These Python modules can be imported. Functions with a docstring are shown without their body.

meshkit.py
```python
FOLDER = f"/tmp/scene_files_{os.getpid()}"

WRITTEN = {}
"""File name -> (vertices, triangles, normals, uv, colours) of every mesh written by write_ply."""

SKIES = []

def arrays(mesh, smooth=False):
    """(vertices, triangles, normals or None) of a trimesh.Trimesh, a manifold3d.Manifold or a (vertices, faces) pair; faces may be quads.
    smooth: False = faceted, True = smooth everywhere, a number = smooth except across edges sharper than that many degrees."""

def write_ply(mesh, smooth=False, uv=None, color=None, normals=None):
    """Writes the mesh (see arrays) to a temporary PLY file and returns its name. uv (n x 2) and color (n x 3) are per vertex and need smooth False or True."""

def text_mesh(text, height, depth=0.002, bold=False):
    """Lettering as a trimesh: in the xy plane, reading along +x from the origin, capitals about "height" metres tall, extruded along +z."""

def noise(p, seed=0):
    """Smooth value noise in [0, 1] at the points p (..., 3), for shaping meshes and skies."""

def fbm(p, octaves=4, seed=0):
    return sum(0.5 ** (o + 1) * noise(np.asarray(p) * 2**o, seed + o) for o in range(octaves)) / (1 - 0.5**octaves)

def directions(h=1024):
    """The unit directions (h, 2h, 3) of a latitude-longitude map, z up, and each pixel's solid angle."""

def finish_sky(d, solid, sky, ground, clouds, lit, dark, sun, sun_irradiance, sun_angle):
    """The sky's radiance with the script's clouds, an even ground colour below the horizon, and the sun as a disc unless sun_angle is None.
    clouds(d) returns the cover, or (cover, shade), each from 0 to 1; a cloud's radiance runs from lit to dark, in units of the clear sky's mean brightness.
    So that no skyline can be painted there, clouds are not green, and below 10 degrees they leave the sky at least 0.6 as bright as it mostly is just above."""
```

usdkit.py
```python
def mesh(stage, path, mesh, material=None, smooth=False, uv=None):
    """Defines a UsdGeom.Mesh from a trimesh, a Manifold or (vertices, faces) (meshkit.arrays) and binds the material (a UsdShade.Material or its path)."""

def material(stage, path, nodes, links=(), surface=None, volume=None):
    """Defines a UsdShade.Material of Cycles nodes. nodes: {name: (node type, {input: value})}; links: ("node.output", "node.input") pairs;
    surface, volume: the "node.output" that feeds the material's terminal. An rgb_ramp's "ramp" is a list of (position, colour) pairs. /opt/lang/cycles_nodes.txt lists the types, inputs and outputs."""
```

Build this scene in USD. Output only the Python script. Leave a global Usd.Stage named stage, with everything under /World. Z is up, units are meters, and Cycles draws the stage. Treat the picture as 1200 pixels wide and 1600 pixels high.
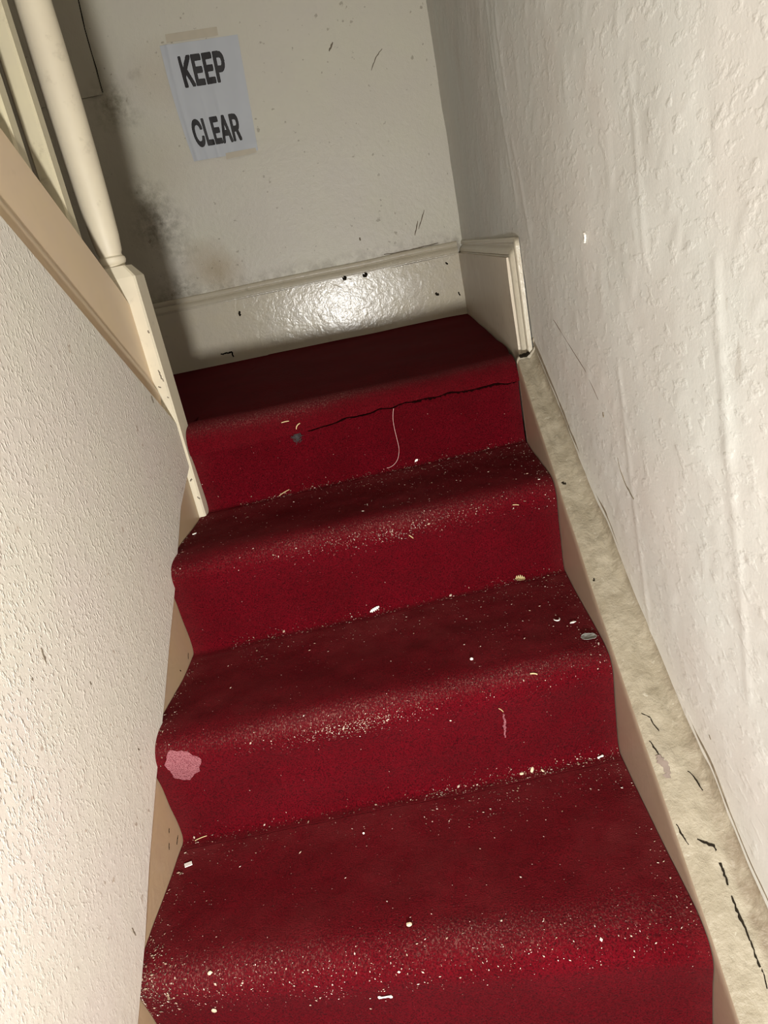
import math, random
import numpy as np, trimesh, usdkit, meshkit
from shapely.geometry import Polygon
from scipy.interpolate import PchipInterpolator, CubicSpline
from pxr import Usd, UsdGeom, UsdLux, UsdShade, Gf, Sdf, Vt

stage = Usd.Stage.CreateInMemory()
UsdGeom.SetStageUpAxis(stage, UsdGeom.Tokens.z)
UsdGeom.SetStageMetersPerUnit(stage, 1.0)
W_ = UsdGeom.Xform.Define(stage, '/World')
stage.SetDefaultPrim(W_.GetPrim())
UsdGeom.Scope.Define(stage, '/World/Looks')
RNG = np.random.default_rng(7)

# ------------------------------------------------------------------ camera
CAM = np.array([0.5026, -0.9180, 0.8231])
RIGHT = (0.98126967, 0.01330743, -0.19217895)
FWD = (-0.0783284, 0.93898289, -0.33492654)
UP = (0.17599573, 0.34370632, 0.92243778)
cam = UsdGeom.Camera.Define(stage, '/World/camera')
cam.AddTransformOp().Set(Gf.Matrix4d(*RIGHT, 0, *UP, 0, *[-a for a in FWD], 0, *map(float, CAM), 1))
cam.CreateHorizontalApertureAttr(36.0)
cam.CreateVerticalApertureAttr(48.0)
cam.CreateFocalLengthAttr(1144.65 / 1200 * 36.0)
cam.CreateClippingRangeAttr(Gf.Vec2f(0.02, 50))
cam.CreateExposureAttr(0.0)

# ------------------------------------------------------------------ lights
TORCH = np.array([0.475, -1.40, 0.48])          # hand torch held low by whoever stands on the stairs
def look_at(xf, eye, to):
    z = np.array(eye, float) - np.array(to, float); z /= np.linalg.norm(z)
    x = np.cross([0, 0, 1.0], z); x /= np.linalg.norm(x); y = np.cross(z, x)
    xf.AddTransformOp().Set(Gf.Matrix4d(*x, 0, *y, 0, *z, 0, *map(float, eye), 1))
torch = UsdLux.SphereLight.Define(stage, '/World/torch_light')
look_at(torch, TORCH, (0.33, 1.70, 0.78))
torch.CreateRadiusAttr(0.05)
torch.CreateIntensityAttr(1330.0)
torch.CreateColorAttr(Gf.Vec3f(1.0, 0.985, 0.955))
sh = UsdLux.ShapingAPI.Apply(torch.GetPrim())
sh.CreateShapingConeAngleAttr(66.0)
sh.CreateShapingConeSoftnessAttr(0.95)
stair_lamp = UsdLux.SphereLight.Define(stage, '/World/stair_light')       # the bulb of the stair, up near the ceiling behind
stair_lamp.AddTranslateOp().Set(Gf.Vec3d(0.40, -1.7, 2.55))
stair_lamp.CreateRadiusAttr(0.06)
stair_lamp.CreateIntensityAttr(60.0)
stair_lamp.CreateColorAttr(Gf.Vec3f(1.0, 0.93, 0.82))

# ------------------------------------------------------------------ helpers
USED = {}
def numbered(parent, name):
    k = (parent, name); n = USED.get(k, 0); USED[k] = n + 1
    return name if n == 0 else f'{name}_{n:03d}'
def tag(prim, label=None, cat=None, group=None, kind=None):
    for k, v in (('label', label), ('category', cat), ('group', group), ('kind', kind)):
        if v: prim.SetCustomDataByKey(k, v)
    return prim
def parent_path(p):
    return '/World' if p is None else str(p.GetPath())
def thing(name, label, cat, loc=(0, 0, 0), group=None, kind=None):
    x = UsdGeom.Xform.Define(stage, '/World/' + numbered('/World', name))
    x.AddTranslateOp().Set(Gf.Vec3d(*map(float, loc)))
    return tag(x.GetPrim(), label, cat, group, kind)
def world_of(prim):
    m = UsdGeom.XformCache().GetLocalToWorldTransform(prim)
    return np.array(m.ExtractTranslation())
def obj(name, mesh, mat, parent=None, smooth=False, label=None, cat=None, group=None, kind=None, normals=None, primvars=None):
    """one Mesh prim; vertices are given in world metres and stored relative to the parent"""
    pp = parent_path(parent)
    v, f, n = meshkit.arrays(mesh, smooth)
    if normals is not None: n = normals
    if parent is not None: v = v - world_of(parent)
    path = pp + '/' + numbered(pp, name)
    loc = None
    if parent is None and kind != 'structure':
        loc = np.array([v[:, 0].mean(), v[:, 1].mean(), v[:, 2].min()]); v = v - loc
    m = UsdGeom.Mesh.Define(stage, path)
    if loc is not None: m.AddTranslateOp().Set(Gf.Vec3d(*map(float, loc)))
    m.CreatePointsAttr(Vt.Vec3fArray.FromNumpy(v.astype(np.float32)))
    m.CreateFaceVertexCountsAttr(Vt.IntArray.FromNumpy(np.full(len(f), 3, np.int32)))
    m.CreateFaceVertexIndicesAttr(Vt.IntArray.FromNumpy(f.astype(np.int32).ravel()))
    m.CreateSubdivisionSchemeAttr('none')
    if n is not None:
        m.CreateNormalsAttr(Vt.Vec3fArray.FromNumpy(np.asarray(n, np.float32))); m.SetNormalsInterpolation('vertex')
    for k, val in (primvars or {}).items():
        UsdGeom.PrimvarsAPI(m).CreatePrimvar(k, Sdf.ValueTypeNames.FloatArray, 'vertex').Set(Vt.FloatArray.FromNumpy(np.asarray(val, np.float32)))
    UsdShade.MaterialBindingAPI.Apply(m.GetPrim()).Bind(UsdShade.Material.Get(stage, '/World/Looks/' + mat))
    return tag(m.GetPrim(), label, cat, group, kind)

class Ref:
    def __init__(s, g, name): s.g, s.name = g, name
    def __getattr__(s, k): return (s.name, k)
class Graph:
    def __init__(s): s.nodes, s.links, s.i = {}, [], 0
    def n(s, kind, **inp):
        s.i += 1; name = f'n{s.i}'; vals = {}
        for k, v in inp.items():
            if isinstance(v, tuple) and len(v) == 2 and isinstance(v[0], str): s.links.append((f'{v[0]}.{v[1]}', f'{name}.{k}'))
            else: vals[k] = v
        s.nodes[name] = (kind, vals); return Ref(s, name)
    def pos(s): return s.n('geometry').position
    def noise(s, scale, detail=3, rough=.55, vec=None, dist=0.0):
        return s.n('noise_texture', vector=vec or s.pos(), scale=scale, detail=detail, roughness=rough, distortion=dist).fac
    def scaled(s, sc): return s.n('mapping', vector=s.pos(), scale=sc).vector
    def ramp(s, fac, lo, hi): return s.n('map_range', value=fac, from_min=lo, from_max=hi, to_min=0.0, to_max=1.0, clamp=True).result
    def m(s, t, a, b, clamp=False): return s.n('math', math_type=t, value1=a, value2=b, use_clamp=clamp).value
    def mix(s, fac, a, b): return s.n('mix', fac=fac, color1=a, color2=b).color
    def blob(s, p, r, soft=.5, wob=.0, wscale=12):
        """1 inside radius r round p, fading out; wob makes the outline ragged"""
        v = s.pos()
        if wob:
            nz = s.n('noise_texture', vector=v, scale=wscale, detail=4, roughness=.6).color
            d = s.n('vector_math', math_type='subtract', vector1=nz, vector2=(.5, .5, .5)).vector
            d = s.n('vector_math', math_type='scale', vector1=d, scale=wob).vector
            v = s.n('vector_math', math_type='add', vector1=v, vector2=d).vector
        q = s.n('vector_math', math_type='distance', vector1=v, vector2=p).value
        return s.n('map_range', value=q, from_min=r, from_max=r * soft, to_min=0.0, to_max=1.0, clamp=True).result
    def bump(s, height, dist, strength=1.0, normal=None):
        kw = dict(height=height, distance=dist, strength=strength)
        if normal: kw['normal'] = normal
        return s.n('bump', **kw).normal
    def out(s, name, **p):
        b = s.n('principled_bsdf', **p)
        usdkit.material(stage, '/World/Looks/' + name, s.nodes, s.links, surface=f'{b.name}.BSDF')

def simple(name, col, rough=.5, var=.12, scale=40, bump=0, bscale=200, **kw):
    g = Graph()
    f = g.noise(scale, 3)
    c = g.mix(f, tuple(np.array(col) * (1 - var)), tuple(np.minimum(np.array(col) * (1 + var), 1)))
    if bump: kw['normal'] = g.bump(g.noise(bscale, 3), bump)
    g.out(name, base_color=c, roughness=rough, **kw)

# ------------------------------------------------------------------ materials
# plaster beside the steps on the left: stippled emulsion, cream with faint pink patches, a few brown specks
g = Graph()
big = g.noise(5.0, 2)
c = g.mix(g.ramp(big, .4, .62), (.675, .63, .54), (.675, .615, .545))
spk = g.ramp(g.noise(70, 2, .5), .715, .76)
c = g.mix(g.m('multiply', spk, .55), c, (.30, .20, .13))
st = g.noise(190, 2, .45, vec=g.n('mapping', vector=g.pos(), rotation=(.5, 0, 0), scale=(1, 1.25, .75)).vector)
ridge = g.m('multiply', g.ramp(st, .52, 1.0), g.n('map_range', value=g.m('add', g.n('separate_xyz', vector=g.pos()).z, g.m('multiply', g.noise(4, 2), .4)), from_min=.25, from_max=.62, to_min=.25, to_max=1.0, clamp=True).result)
h = g.m('add', g.m('multiply', ridge, 1.0), g.m('add', g.m('multiply', g.noise(420, 2), .10), g.m('multiply', g.noise(45, 3), .5)))
nrm = g.bump(h, .0021, .8)
g.out('plaster_stipple', base_color=c, roughness=.55, specular_ior_level=.35, normal=nrm)
# plaster on the right: whiter, broad trowelled lumps with vertical streaks
g = Graph()
c = g.mix(g.ramp(g.noise(4, 3), .38, .64), (.685, .69, .645), (.68, .655, .605))
c = g.mix(g.m('multiply', g.ramp(g.noise(60, 2, .5, vec=g.scaled((1, 1, .35))), .70, .78), .35), c, (.38, .34, .28))
nb = g.noise(75, 3, .5, vec=g.n('mapping', vector=g.pos(), rotation=(-.5, 0, 0), scale=(1, .55, 1.0)).vector)
lump = g.ramp(nb, .54, 1.0)
st = g.ramp(g.noise(26, 2, .5, vec=g.scaled((1, 1, .06))), .45, .8)
h = g.m('add', g.m('add', g.m('multiply', lump, 1.0), g.m('multiply', st, .12)), g.m('multiply', g.noise(240, 3), .14))
g.out('plaster_rough', base_color=c, roughness=.5, specular_ior_level=.4, normal=g.bump(h, .0018, .8))
# the end wall: thin old emulsion, mould and damp stains where they are on it
g = Graph()
c = g.mix(g.ramp(g.noise(6, 4), .35, .65), (.67, .64, .53), (.66, .62, .535))
def stain(c, p, r, col, amt, wob=.05, ws=12, soft=.2, grain=None):
    f = g.blob(p, r, soft, wob, ws)
    if grain: f = g.m('multiply', f, g.ramp(g.noise(grain[0], 4, .65), grain[1], grain[2]))
    return g.mix(g.m('multiply', f, amt), c, col)
MOULD = [((-.255, 1.67, 1.03), .11, .85), ((-.30, 1.67, 1.40), .09, .8), ((-.23, 1.67, 1.35), .04, .4), ((-.27, 1.67, 1.13), .08, .6),
         ((-.27, 1.67, .80), .10, .6), ((-.22, 1.67, .83), .06, .6), ((-.10, 1.67, .83), .07, .35), ((-.20, 1.68, .93), .07, .4), ((-.20, 1.67, 1.47), .03, .5)]
for p, r, a in MOULD: c = stain(c, p, r, (.12, .10, .06), a, .06, 18, .0, (38, .36, .62))
for p, r, a in [((-.13, 1.68, .88), .10, .45), ((-.08, 1.68, .84), .09, .45), ((-.13, 1.68, 1.45), .12, .2), ((-.2, 1.67, 1.2), .15, .15)]:
    c = stain(c, p, r, (.40, .29, .14), a, .06, 14, .1)
z = g.n('separate_xyz', vector=g.pos()).z
grime = g.m('multiply', g.ramp(z, .835, .785), g.ramp(g.noise(30, 4, .65), .40, .62))
c = g.mix(g.m('multiply', grime, .6), c, (.20, .16, .11))
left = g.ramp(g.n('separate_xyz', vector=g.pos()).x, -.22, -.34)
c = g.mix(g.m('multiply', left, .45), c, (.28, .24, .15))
spk = g.ramp(g.noise(55, 2, .5), .70, .75)
c = g.mix(g.m('multiply', spk, .5), c, (.22, .18, .12))
h = g.m('add', g.noise(60, 3), g.m('multiply', g.noise(260, 2), .3))
g.out('wall_paint_old', base_color=c, roughness=.42, specular_ior_level=.4, normal=g.bump(h, .0016, .8))
# gloss paint, several tones
def gloss(name, a, b, rough=.22, bd=.0012, dirt=.3, bs=55, dcol=(.20, .15, .08), spec=.5):
    g = Graph()
    c = g.mix(g.ramp(g.noise(14, 4), .35, .65), a, b)
    c = g.mix(g.m('multiply', g.ramp(g.noise(38, 5, .65), .60, .72), dirt), c, dcol)
    h = g.m('add', g.noise(bs, 3, .55, dist=.5), g.m('multiply', g.noise(bs * 4, 2), .25))
    g.out(name, base_color=c, roughness=rough, specular_ior_level=spec, normal=g.bump(h, bd, .8))
gloss('gloss_cream', (.63, .57, .44), (.61, .555, .45), .20, .0013, .12, 42, spec=.36)
gloss('gloss_cream_mould', (.55, .50, .39), (.53, .47, .36), .30, .0016, .25, 60)
gloss('gloss_newel', (.71, .635, .475), (.67, .595, .45), .5, .0006, .18, 30)
gloss('gloss_baluster', (.62, .555, .375), (.59, .525, .37), .33, .0006, .25, 40)
gloss('gloss_tan', (.70, .54, .35), (.69, .53, .365), .36, .0005, .06, 30)
gloss('gloss_string', (.47, .345, .205), (.46, .335, .215), .38, .0006, .06, 40)
gloss('gloss_string_pink', (.36, .275, .20), (.345, .265, .185), .38, .0006, .1, 40)
gloss('gloss_cream_dull', (.64, .565, .45), (.61, .53, .42), .5, .0012, .3, 50, spec=.2)
# the dirty top of the right string: cracked filler, chipped paint
g = Graph()
c = g.mix(g.ramp(g.noise(22, 5, .6), .35, .65), (.36, .315, .235), (.28, .24, .17))
c = g.mix(g.m('multiply', g.ramp(g.noise(48, 5, .7), .56, .70), .5), c, (.17, .14, .09))
c = g.mix(g.m('multiply', g.ramp(g.noise(90, 3, .6), .66, .72), .5), c, (.52, .48, .39))
side = g.n('attribute', attribute='dirt').fac
c = g.mix(g.m('multiply', side, g.ramp(g.noise(40, 4, .65), .25, .6)), c, (.20, .155, .105))
h = g.m('add', g.noise(60, 5, .62), g.m('multiply', g.ramp(g.noise(28, 4, .6), .48, .52), .0))
g.out('filler_dirty', base_color=c, roughness=.5, specular_ior_level=.35, normal=g.bump(h, .0042, .85))
# carpet: short red pile, dulled by dirt, worn pale at the nosings
g = Graph()
wear = g.n('attribute', attribute='wear').fac
dirt = g.n('attribute', attribute='dirt').fac
pile = g.noise(430, 3, .65)
c = g.mix(g.ramp(g.noise(9, 4), .35, .65), (.106, .0010, .0046), (.136, .0013, .0066))
c = g.mix(g.m('subtract', 1.0, g.ramp(pile, .36, .54)), c, (.040, .0005, .0022))
c = g.mix(g.m('multiply', g.ramp(g.noise(300, 3, .6), .60, .74), .5), c, (.20, .018, .028))
dn = g.m('multiply', dirt, g.ramp(g.noise(24, 4, .6), .15, .62), clamp=True)
c = g.mix(dn, c, (.150, .0185, .0205))
fleck = g.ramp(g.noise(430, 2, .6, vec=g.scaled((1, .6, .6))), .52, .72)
c = g.mix(g.m('multiply', wear, .35), c, (.19, .040, .045))
c = g.mix(g.m('multiply', wear, fleck, clamp=True), c, (.36, .20, .16))
h = g.m('add', pile, g.m('multiply', g.noise(1100, 1), .5))
h = g.m('add', h, g.m('multiply', g.noise(60, 3), .9))
g.out('carpet_red', base_color=c, roughness=.85, specular_ior_level=.05, sheen_weight=.02, sheen_roughness=.5, sheen_tint=(.9, .55, .55), normal=g.bump(h, .0032, .9))
g = Graph()
c = g.mix(g.ramp(g.noise(480, 2, .6), .35, .6), (.19, .05, .062), (.34, .125, .14))
g.out('carpet_pink_stain', base_color=c, roughness=.85, specular_ior_level=.1, normal=g.bump(g.noise(480, 2), .003, .9))
g = Graph()
tone = g.n('attribute', attribute='tone').fac
c = g.n('rgb_ramp', fac=tone, ramp=[(0, (.05, .035, .025)), (.3, (.26, .16, .10)), (.6, (.44, .32, .23)), (1, (.70, .60, .52))]).color
g.out('crumb_mix', base_color=c, roughness=.6)
simple('paper', (.56, .585, .62), .6, .05, 12)
simple('ink', (.022, .020, .022), .55, .2, 60)
simple('tape', (.56, .50, .39), .45, .1, 30)
simple('white_chip', (.82, .80, .74), .5, .05)
simple('cream_chip', (.66, .56, .38), .55, .1)
simple('straw', (.58, .43, .22), .5, .15)
simple('grey_fluff', (.060, .048, .048), 1.0, .3, 300)
simple('grey_flake', (.24, .235, .215), .9, .25, 120, specular_ior_level=.1)
simple('leaf_dry', (.50, .40, .20), .6, .2, 150)
simple('hair', (.55, .33, .30), .4, .1)
simple('crack_dark', (.020, .016, .011), 1, .3, 100, specular_ior_level=0)
simple('seam_dark', (.010, .0016, .0016), 1, .3, 100, specular_ior_level=0)
simple('mark_brown', (.19, .155, .11), .8, .3, 100)
simple('ridge_paint', (.76, .73, .66), .35, .03)
simple('chip_bare', (.22, .17, .14), .6, .3, 80)
simple('ceiling_paint', (.70, .68, .62), .8, .04, 10)

# ------------------------------------------------------------------ shape functions of the place
H = [0.0, .1865, .370, .545]                                   # levels of the treads, the last is the landing
def xin(y): return np.interp(y, [-1.2, -.28, -.1, .05, .35, .65], [.722, .722, .718, .7145, .712, .710])     # inner face of right string
def xwall(y): return np.interp(y, [-2.3, -.9, -.28, 0, .28, .46, .64, 1.2, 1.9], [.845, .815, .793, .779, .766, .758, .748, .737, .731])
def string_top(y): return .186 + .60 * (np.asarray(y) - .038) + .008
A_ = math.atan2(.075, 1.045)
UX, NB = np.array([math.cos(A_), math.sin(A_), 0]), np.array([math.sin(A_), -math.cos(A_), 0])
BR = np.array([.712, 1.734, 0])
def back(u, w, z):                                             # u along the end wall (0 at its right corner), w out of it, z up
    u, w, z = np.broadcast_arrays(np.asarray(u, float), np.asarray(w, float), np.asarray(z, float))
    return BR + u[..., None] * UX + w[..., None] * NB + z[..., None] * np.array([0, 0, 1.0])
SK = .020                                                      # the skirting's thickness: the wall face is at w = -SK

def grid_faces(n, m, flip=False):
    i = np.arange(n * m).reshape(n, m)
    q = np.stack([i[:-1, :-1], i[1:, :-1], i[1:, 1:], i[:-1, 1:]], -1).reshape(-1, 4)
    if flip: q = q[:, ::-1]
    return np.vstack([q[:, [0, 1, 2]], q[:, [0, 2, 3]]])
def grid_normals(P):
    a = np.gradient(P, axis=0); b = np.gradient(P, axis=1)
    n = np.cross(a, b); return n / np.maximum(np.linalg.norm(n, axis=-1, keepdims=True), 1e-12)
def slab(P, N, t, flip=False):
    """solid of thickness t under the surface grid P with normals N; returns vertices, faces, normals, source index"""
    n, m = P.shape[:2]
    top, bot = P.reshape(-1, 3), (P - N * t).reshape(-1, 3)
    idx = np.arange(n * m).reshape(n, m)
    V, F, NN, S = [top, bot], [grid_faces(n, m, flip), grid_faces(n, m, not flip) + n * m], [N.reshape(-1, 3), -N.reshape(-1, 3)], [idx.ravel(), idx.ravel()]
    at = 2 * n * m
    for e in (idx[:, 0], idx[::-1, -1], idx[0, ::-1], idx[-1, :]):
        k = len(e); v = np.vstack([top[e], bot[e]]); f = []
        for j in range(k - 1): f += [[j, j + 1, k + j + 1], [j, k + j + 1, k + j]]
        f = np.array(f); f = f[:, ::-1] if flip else f
        t_ = trimesh.Trimesh(v, f, process=False); V.append(v); F.append(f + at); at += 2 * k
        NN.append(np.array(t_.vertex_normals)); S.append(np.r_[e, e])
    return np.vstack(V), np.vstack(F), np.vstack(NN), np.concatenate(S)
def box(lo, hi): 
    lo, hi = np.array(lo, float), np.array(hi, float)
    b = trimesh.creation.box(hi - lo); b.apply_translation((lo + hi) / 2); return b
def prism_x(poly_yz, x0, x1):
    """polygon in the y-z plane extruded from x0 to x1"""
    m = trimesh.creation.extrude_polygon(Polygon(poly_yz), x1 - x0)
    v = m.vertices; m.vertices = np.c_[v[:, 2] + x0, v[:, 0], v[:, 1]]; m.fix_normals(); return m
def tube(pts, radii, n=8):
    pts = np.asarray(pts, float); radii = np.broadcast_to(radii, len(pts)); V, F = [], []
    for i, p in enumerate(pts):
        d = pts[min(i + 1, len(pts) - 1)] - pts[max(i - 1, 0)]; d /= np.linalg.norm(d) + 1e-12
        a = np.cross(d, [0.31, .2, .93]); a /= np.linalg.norm(a); b = np.cross(d, a)
        t = np.linspace(0, 2 * np.pi, n, endpoint=False)
        V.append(p + radii[i] * (np.cos(t)[:, None] * a + np.sin(t)[:, None] * b))
    V = np.vstack(V)
    for i in range(len(pts) - 1):
        for j in range(n):
            k = (j + 1) % n; F += [[i * n + j, i * n + k, i * n + n + k], [i * n + j, i * n + n + k, i * n + n + j]]
    V = np.vstack([V, pts[0], pts[-1]]); c0, c1 = len(V) - 2, len(V) - 1; e = (len(pts) - 1) * n
    for j in range(n): k = (j + 1) % n; F += [[c0, k, j], [c1, e + j, e + k]]
    return trimesh.Trimesh(V, F, process=False)

# ------------------------------------------------------------------ the setting
Z0, ZC, YF = -.745, 2.75, -2.25
wall_end = np.linspace(-1.72, .12, 120); zz = np.linspace(.30, ZC, 150)
U, Zg = np.meshgrid(wall_end, zz, indexing='ij')
P = back(U, -SK, Zg)
P += NB * ((meshkit.noise(np.stack([U * 5, Zg * 5, U * 0], -1)) - .5) * .006)[..., None]
N = grid_normals(P); sgn = 1 if (N[5, 5] @ NB) > 0 else -1
v, f, n_, s_ = slab(P, N * sgn, .10, flip=sgn < 0)
wall_back = obj('wall_back', (v, f), 'wall_paint_old', None, normals=n_, kind='structure')

# right wall with its paint runs and lumps as real relief
ys = np.r_[np.linspace(YF, -.75, 30)[:-1], np.arange(-.75, 1.80, .006)]; zs = np.r_[np.linspace(Z0, -.2, 12)[:-1], np.arange(-.2, 1.75, .008), np.linspace(1.76, ZC, 14)]
Y, Zg = np.meshgrid(ys, zs, indexing='ij')
X = xwall(Y)
n1 = meshkit.noise(np.stack([Y * 9, Zg * 9, Y * 0 + 3], -1)); n2 = meshkit.noise(np.stack([Y * 28, Zg * 26, Y * 0 + 8], -1)); n3 = meshkit.noise(np.stack([Y * 30 + 20 * Zg, Zg * 46, Y * 0 + 5], -1))
X = X - (n1 - .5) * .004 - np.clip(n2 - .60, 0, 1) * .0018 - np.clip(n3 - .66, 0, 1) * .0022
RUNS = [[(.62, 1.55), (.61, 1.2), (.60, 1.05)], [(.70, 1.30), (.66, 1.02), (.63, .86)], [(.60, .95), (.54, .78)], [(-.02, .95), (-.03, .75)], [(.1, .6), (.05, .2)], [(-.2, .75), (-.24, .3)]]
for r in RUNS:
    r = np.array(r)
    for a, b in zip(r[:-1], r[1:]):
        t = np.clip(((Y - a[0]) * (b - a)[0] + (Zg - a[1]) * (b - a)[1]) / ((b - a) @ (b - a)), 0, 1)
        d = np.hypot(Y - a[0] - t * (b - a)[0], Zg - a[1] - t * (b - a)[1])
        X = X - .0011 * np.exp(-(d / .008) ** 2)
P = np.stack([X, Y, Zg], -1); N = grid_normals(P); sgn = 1 if N[50, 50, 0] < 0 else -1
v, f, n_, s_ = slab(P, N * sgn, .10, flip=sgn < 0)
wall_right = obj('wall_right', (v, f), 'plaster_rough', None, normals=n_, kind='structure')

wall_left = obj('wall_left', box((-1.02, YF, Z0), (-.94, 1.75, ZC)), 'plaster_stipple', kind='structure')
wall_front = obj('wall_front', box((-1.02, YF - .1, Z0), (.98, YF, ZC)), 'plaster_stipple', kind='structure')
ceiling = obj('ceiling', box((-1.02, YF - .1, ZC), (.98, 1.86, ZC + .1)), 'ceiling_paint', kind='structure')
floor = obj('floor', box((-1.02, YF, Z0 - .1), (.98, .0, Z0)), 'carpet_red', kind='structure')

# partition under the upper flight: plaster, a little proud of both strings
PB = [(.548, .488), (.505, .470), (.411, .430), (.258, .322), (.178, .272), (.085, .210), (-.021, .145), (-.119, .078), (-.192, .020), (-.261, -.026), (-.6, -.24), (-1.2, -.62), (YF, -.74)]
ST = lambda y: .528 - .90 * (y - .578)                          # lower edge of the upper string
poly = PB + [(YF, ZC), (-1.86, ZC), (.05, ST(.05)), (.30, ST(.30)), (.548, ST(.548))]
pm = trimesh.creation.extrude_polygon(Polygon(poly), .03)
# bevel its exposed rim by an inner offset
inner = Polygon(poly).buffer(-.004)
pv = trimesh.creation.extrude_polygon(inner, .005)
for m_, x0 in ((pm, -.0265), (pv, .0035)):
    vv = m_.vertices.copy(); m_.vertices = np.c_[vv[:, 2] + x0, vv[:, 0], vv[:, 1]]; m_.fix_normals()
import manifold3d as mf
def to_mf(m): return mf.Manifold(mf.Mesh(np.asarray(m.vertices, np.float32), np.asarray(m.faces, np.uint32)))
def ring_prism(poly, steps):
    """prism whose outline shrinks towards its front: steps = [(inset, x), ...]"""
    out = None
    for (i0, x0), (i1, x1) in zip(steps[:-1], steps[1:]):
        pass
    return out
obj('wall_partition', trimesh.util.concatenate([pm, pv]), 'plaster_stipple', kind='structure')

# skirtings: flat board with an ogee on top
PROF = [(0.0, .242), (.006, .242), (.0085, .2385), (.009, .234), (.0065, .2295), (.007, .226), (.011, .2225), (.0155, .2165), (.0165, .2115), (.0145, .2085), (.0150, .2060), (.0200, .2045)]
def smooth_prof(p, k=4):
    p = np.array(p); t = np.r_[0, np.cumsum(np.linalg.norm(np.diff(p, axis=0), axis=1))]
    tt = np.unique(np.r_[t, np.linspace(0, t[-1], len(p) * k)]); return np.c_[PchipInterpolator(t, p[:, 0])(tt), PchipInterpolator(t, p[:, 1])(tt)]
PR = smooth_prof(PROF)
us = np.linspace(-1.68, -.0, 90)
P = np.stack([back(us, -SK + d + (meshkit.noise(np.c_[us * 9, us * 0, us * 0]) - .5) * .0006, H[3] + h + (meshkit.noise(np.c_[us * 6, us * 0 + 4, us * 0]) - .5) * .004) for d, h in PR], 1)
base_b = thing('baseboard_back', None, None, kind='structure')
N = grid_normals(P); sgn = 1 if (N[5, 5] @ NB) > 0 else -1
v, f, n_, s_ = slab(P, N * sgn, .004, flip=sgn < 0)
obj('moulding', (v, f), 'gloss_cream_mould', base_b, normals=n_)
zz = np.linspace(-.02, .2050, 24)
U, Zg = np.meshgrid(us, zz, indexing='ij')
P = back(U, (meshkit.noise(np.stack([U * 7, Zg * 7, U * 0], -1)) - .5) * .003, H[3] + Zg)
N = grid_normals(P); sgn = 1 if (N[5, 5] @ NB) > 0 else -1
v, f, n_, s_ = slab(P, N * sgn, .018, flip=sgn < 0)
obj('board', (v, f), 'gloss_cream', base_b, normals=n_)

base_r = thing('baseboard_right', None, None, kind='structure')
YE = .640
yw = lambda y: np.interp(y, [.6, 1.75], [.7475, .735])
xf_ = lambda y: np.interp(y, [.6, 1.75], [.724, .712])          # face of the board
rows = []
for d, h in PR:
    i = .242 - h; k = d / .020
    pts = [(1.74, H[3] + .244 - i)] + [(y, H[3] + .244 - i) for y in np.linspace(1.6, YE + i, 14)] + [(YE + i, z) for z in np.linspace(H[3] + .244 - i, H[3] + .010, 14)[1:]]
    rows.append([(yw(y) * (1 - k) + xf_(y) * k, y, z) for y, z in pts])
P = np.array(rows)
base = trimesh.Trimesh(P.reshape(-1, 3), grid_faces(*P.shape[:2]), process=False)
if base.face_normals[:, 0].mean() > 0: base.invert()
obj('moulding', base, 'gloss_cream_mould', base_r, smooth=40)
yy = np.linspace(YE + .037, 1.74, 24); zz = np.linspace(-.02, .2055, 14)
Y, Zg = np.meshgrid(yy, zz, indexing='ij')
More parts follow.
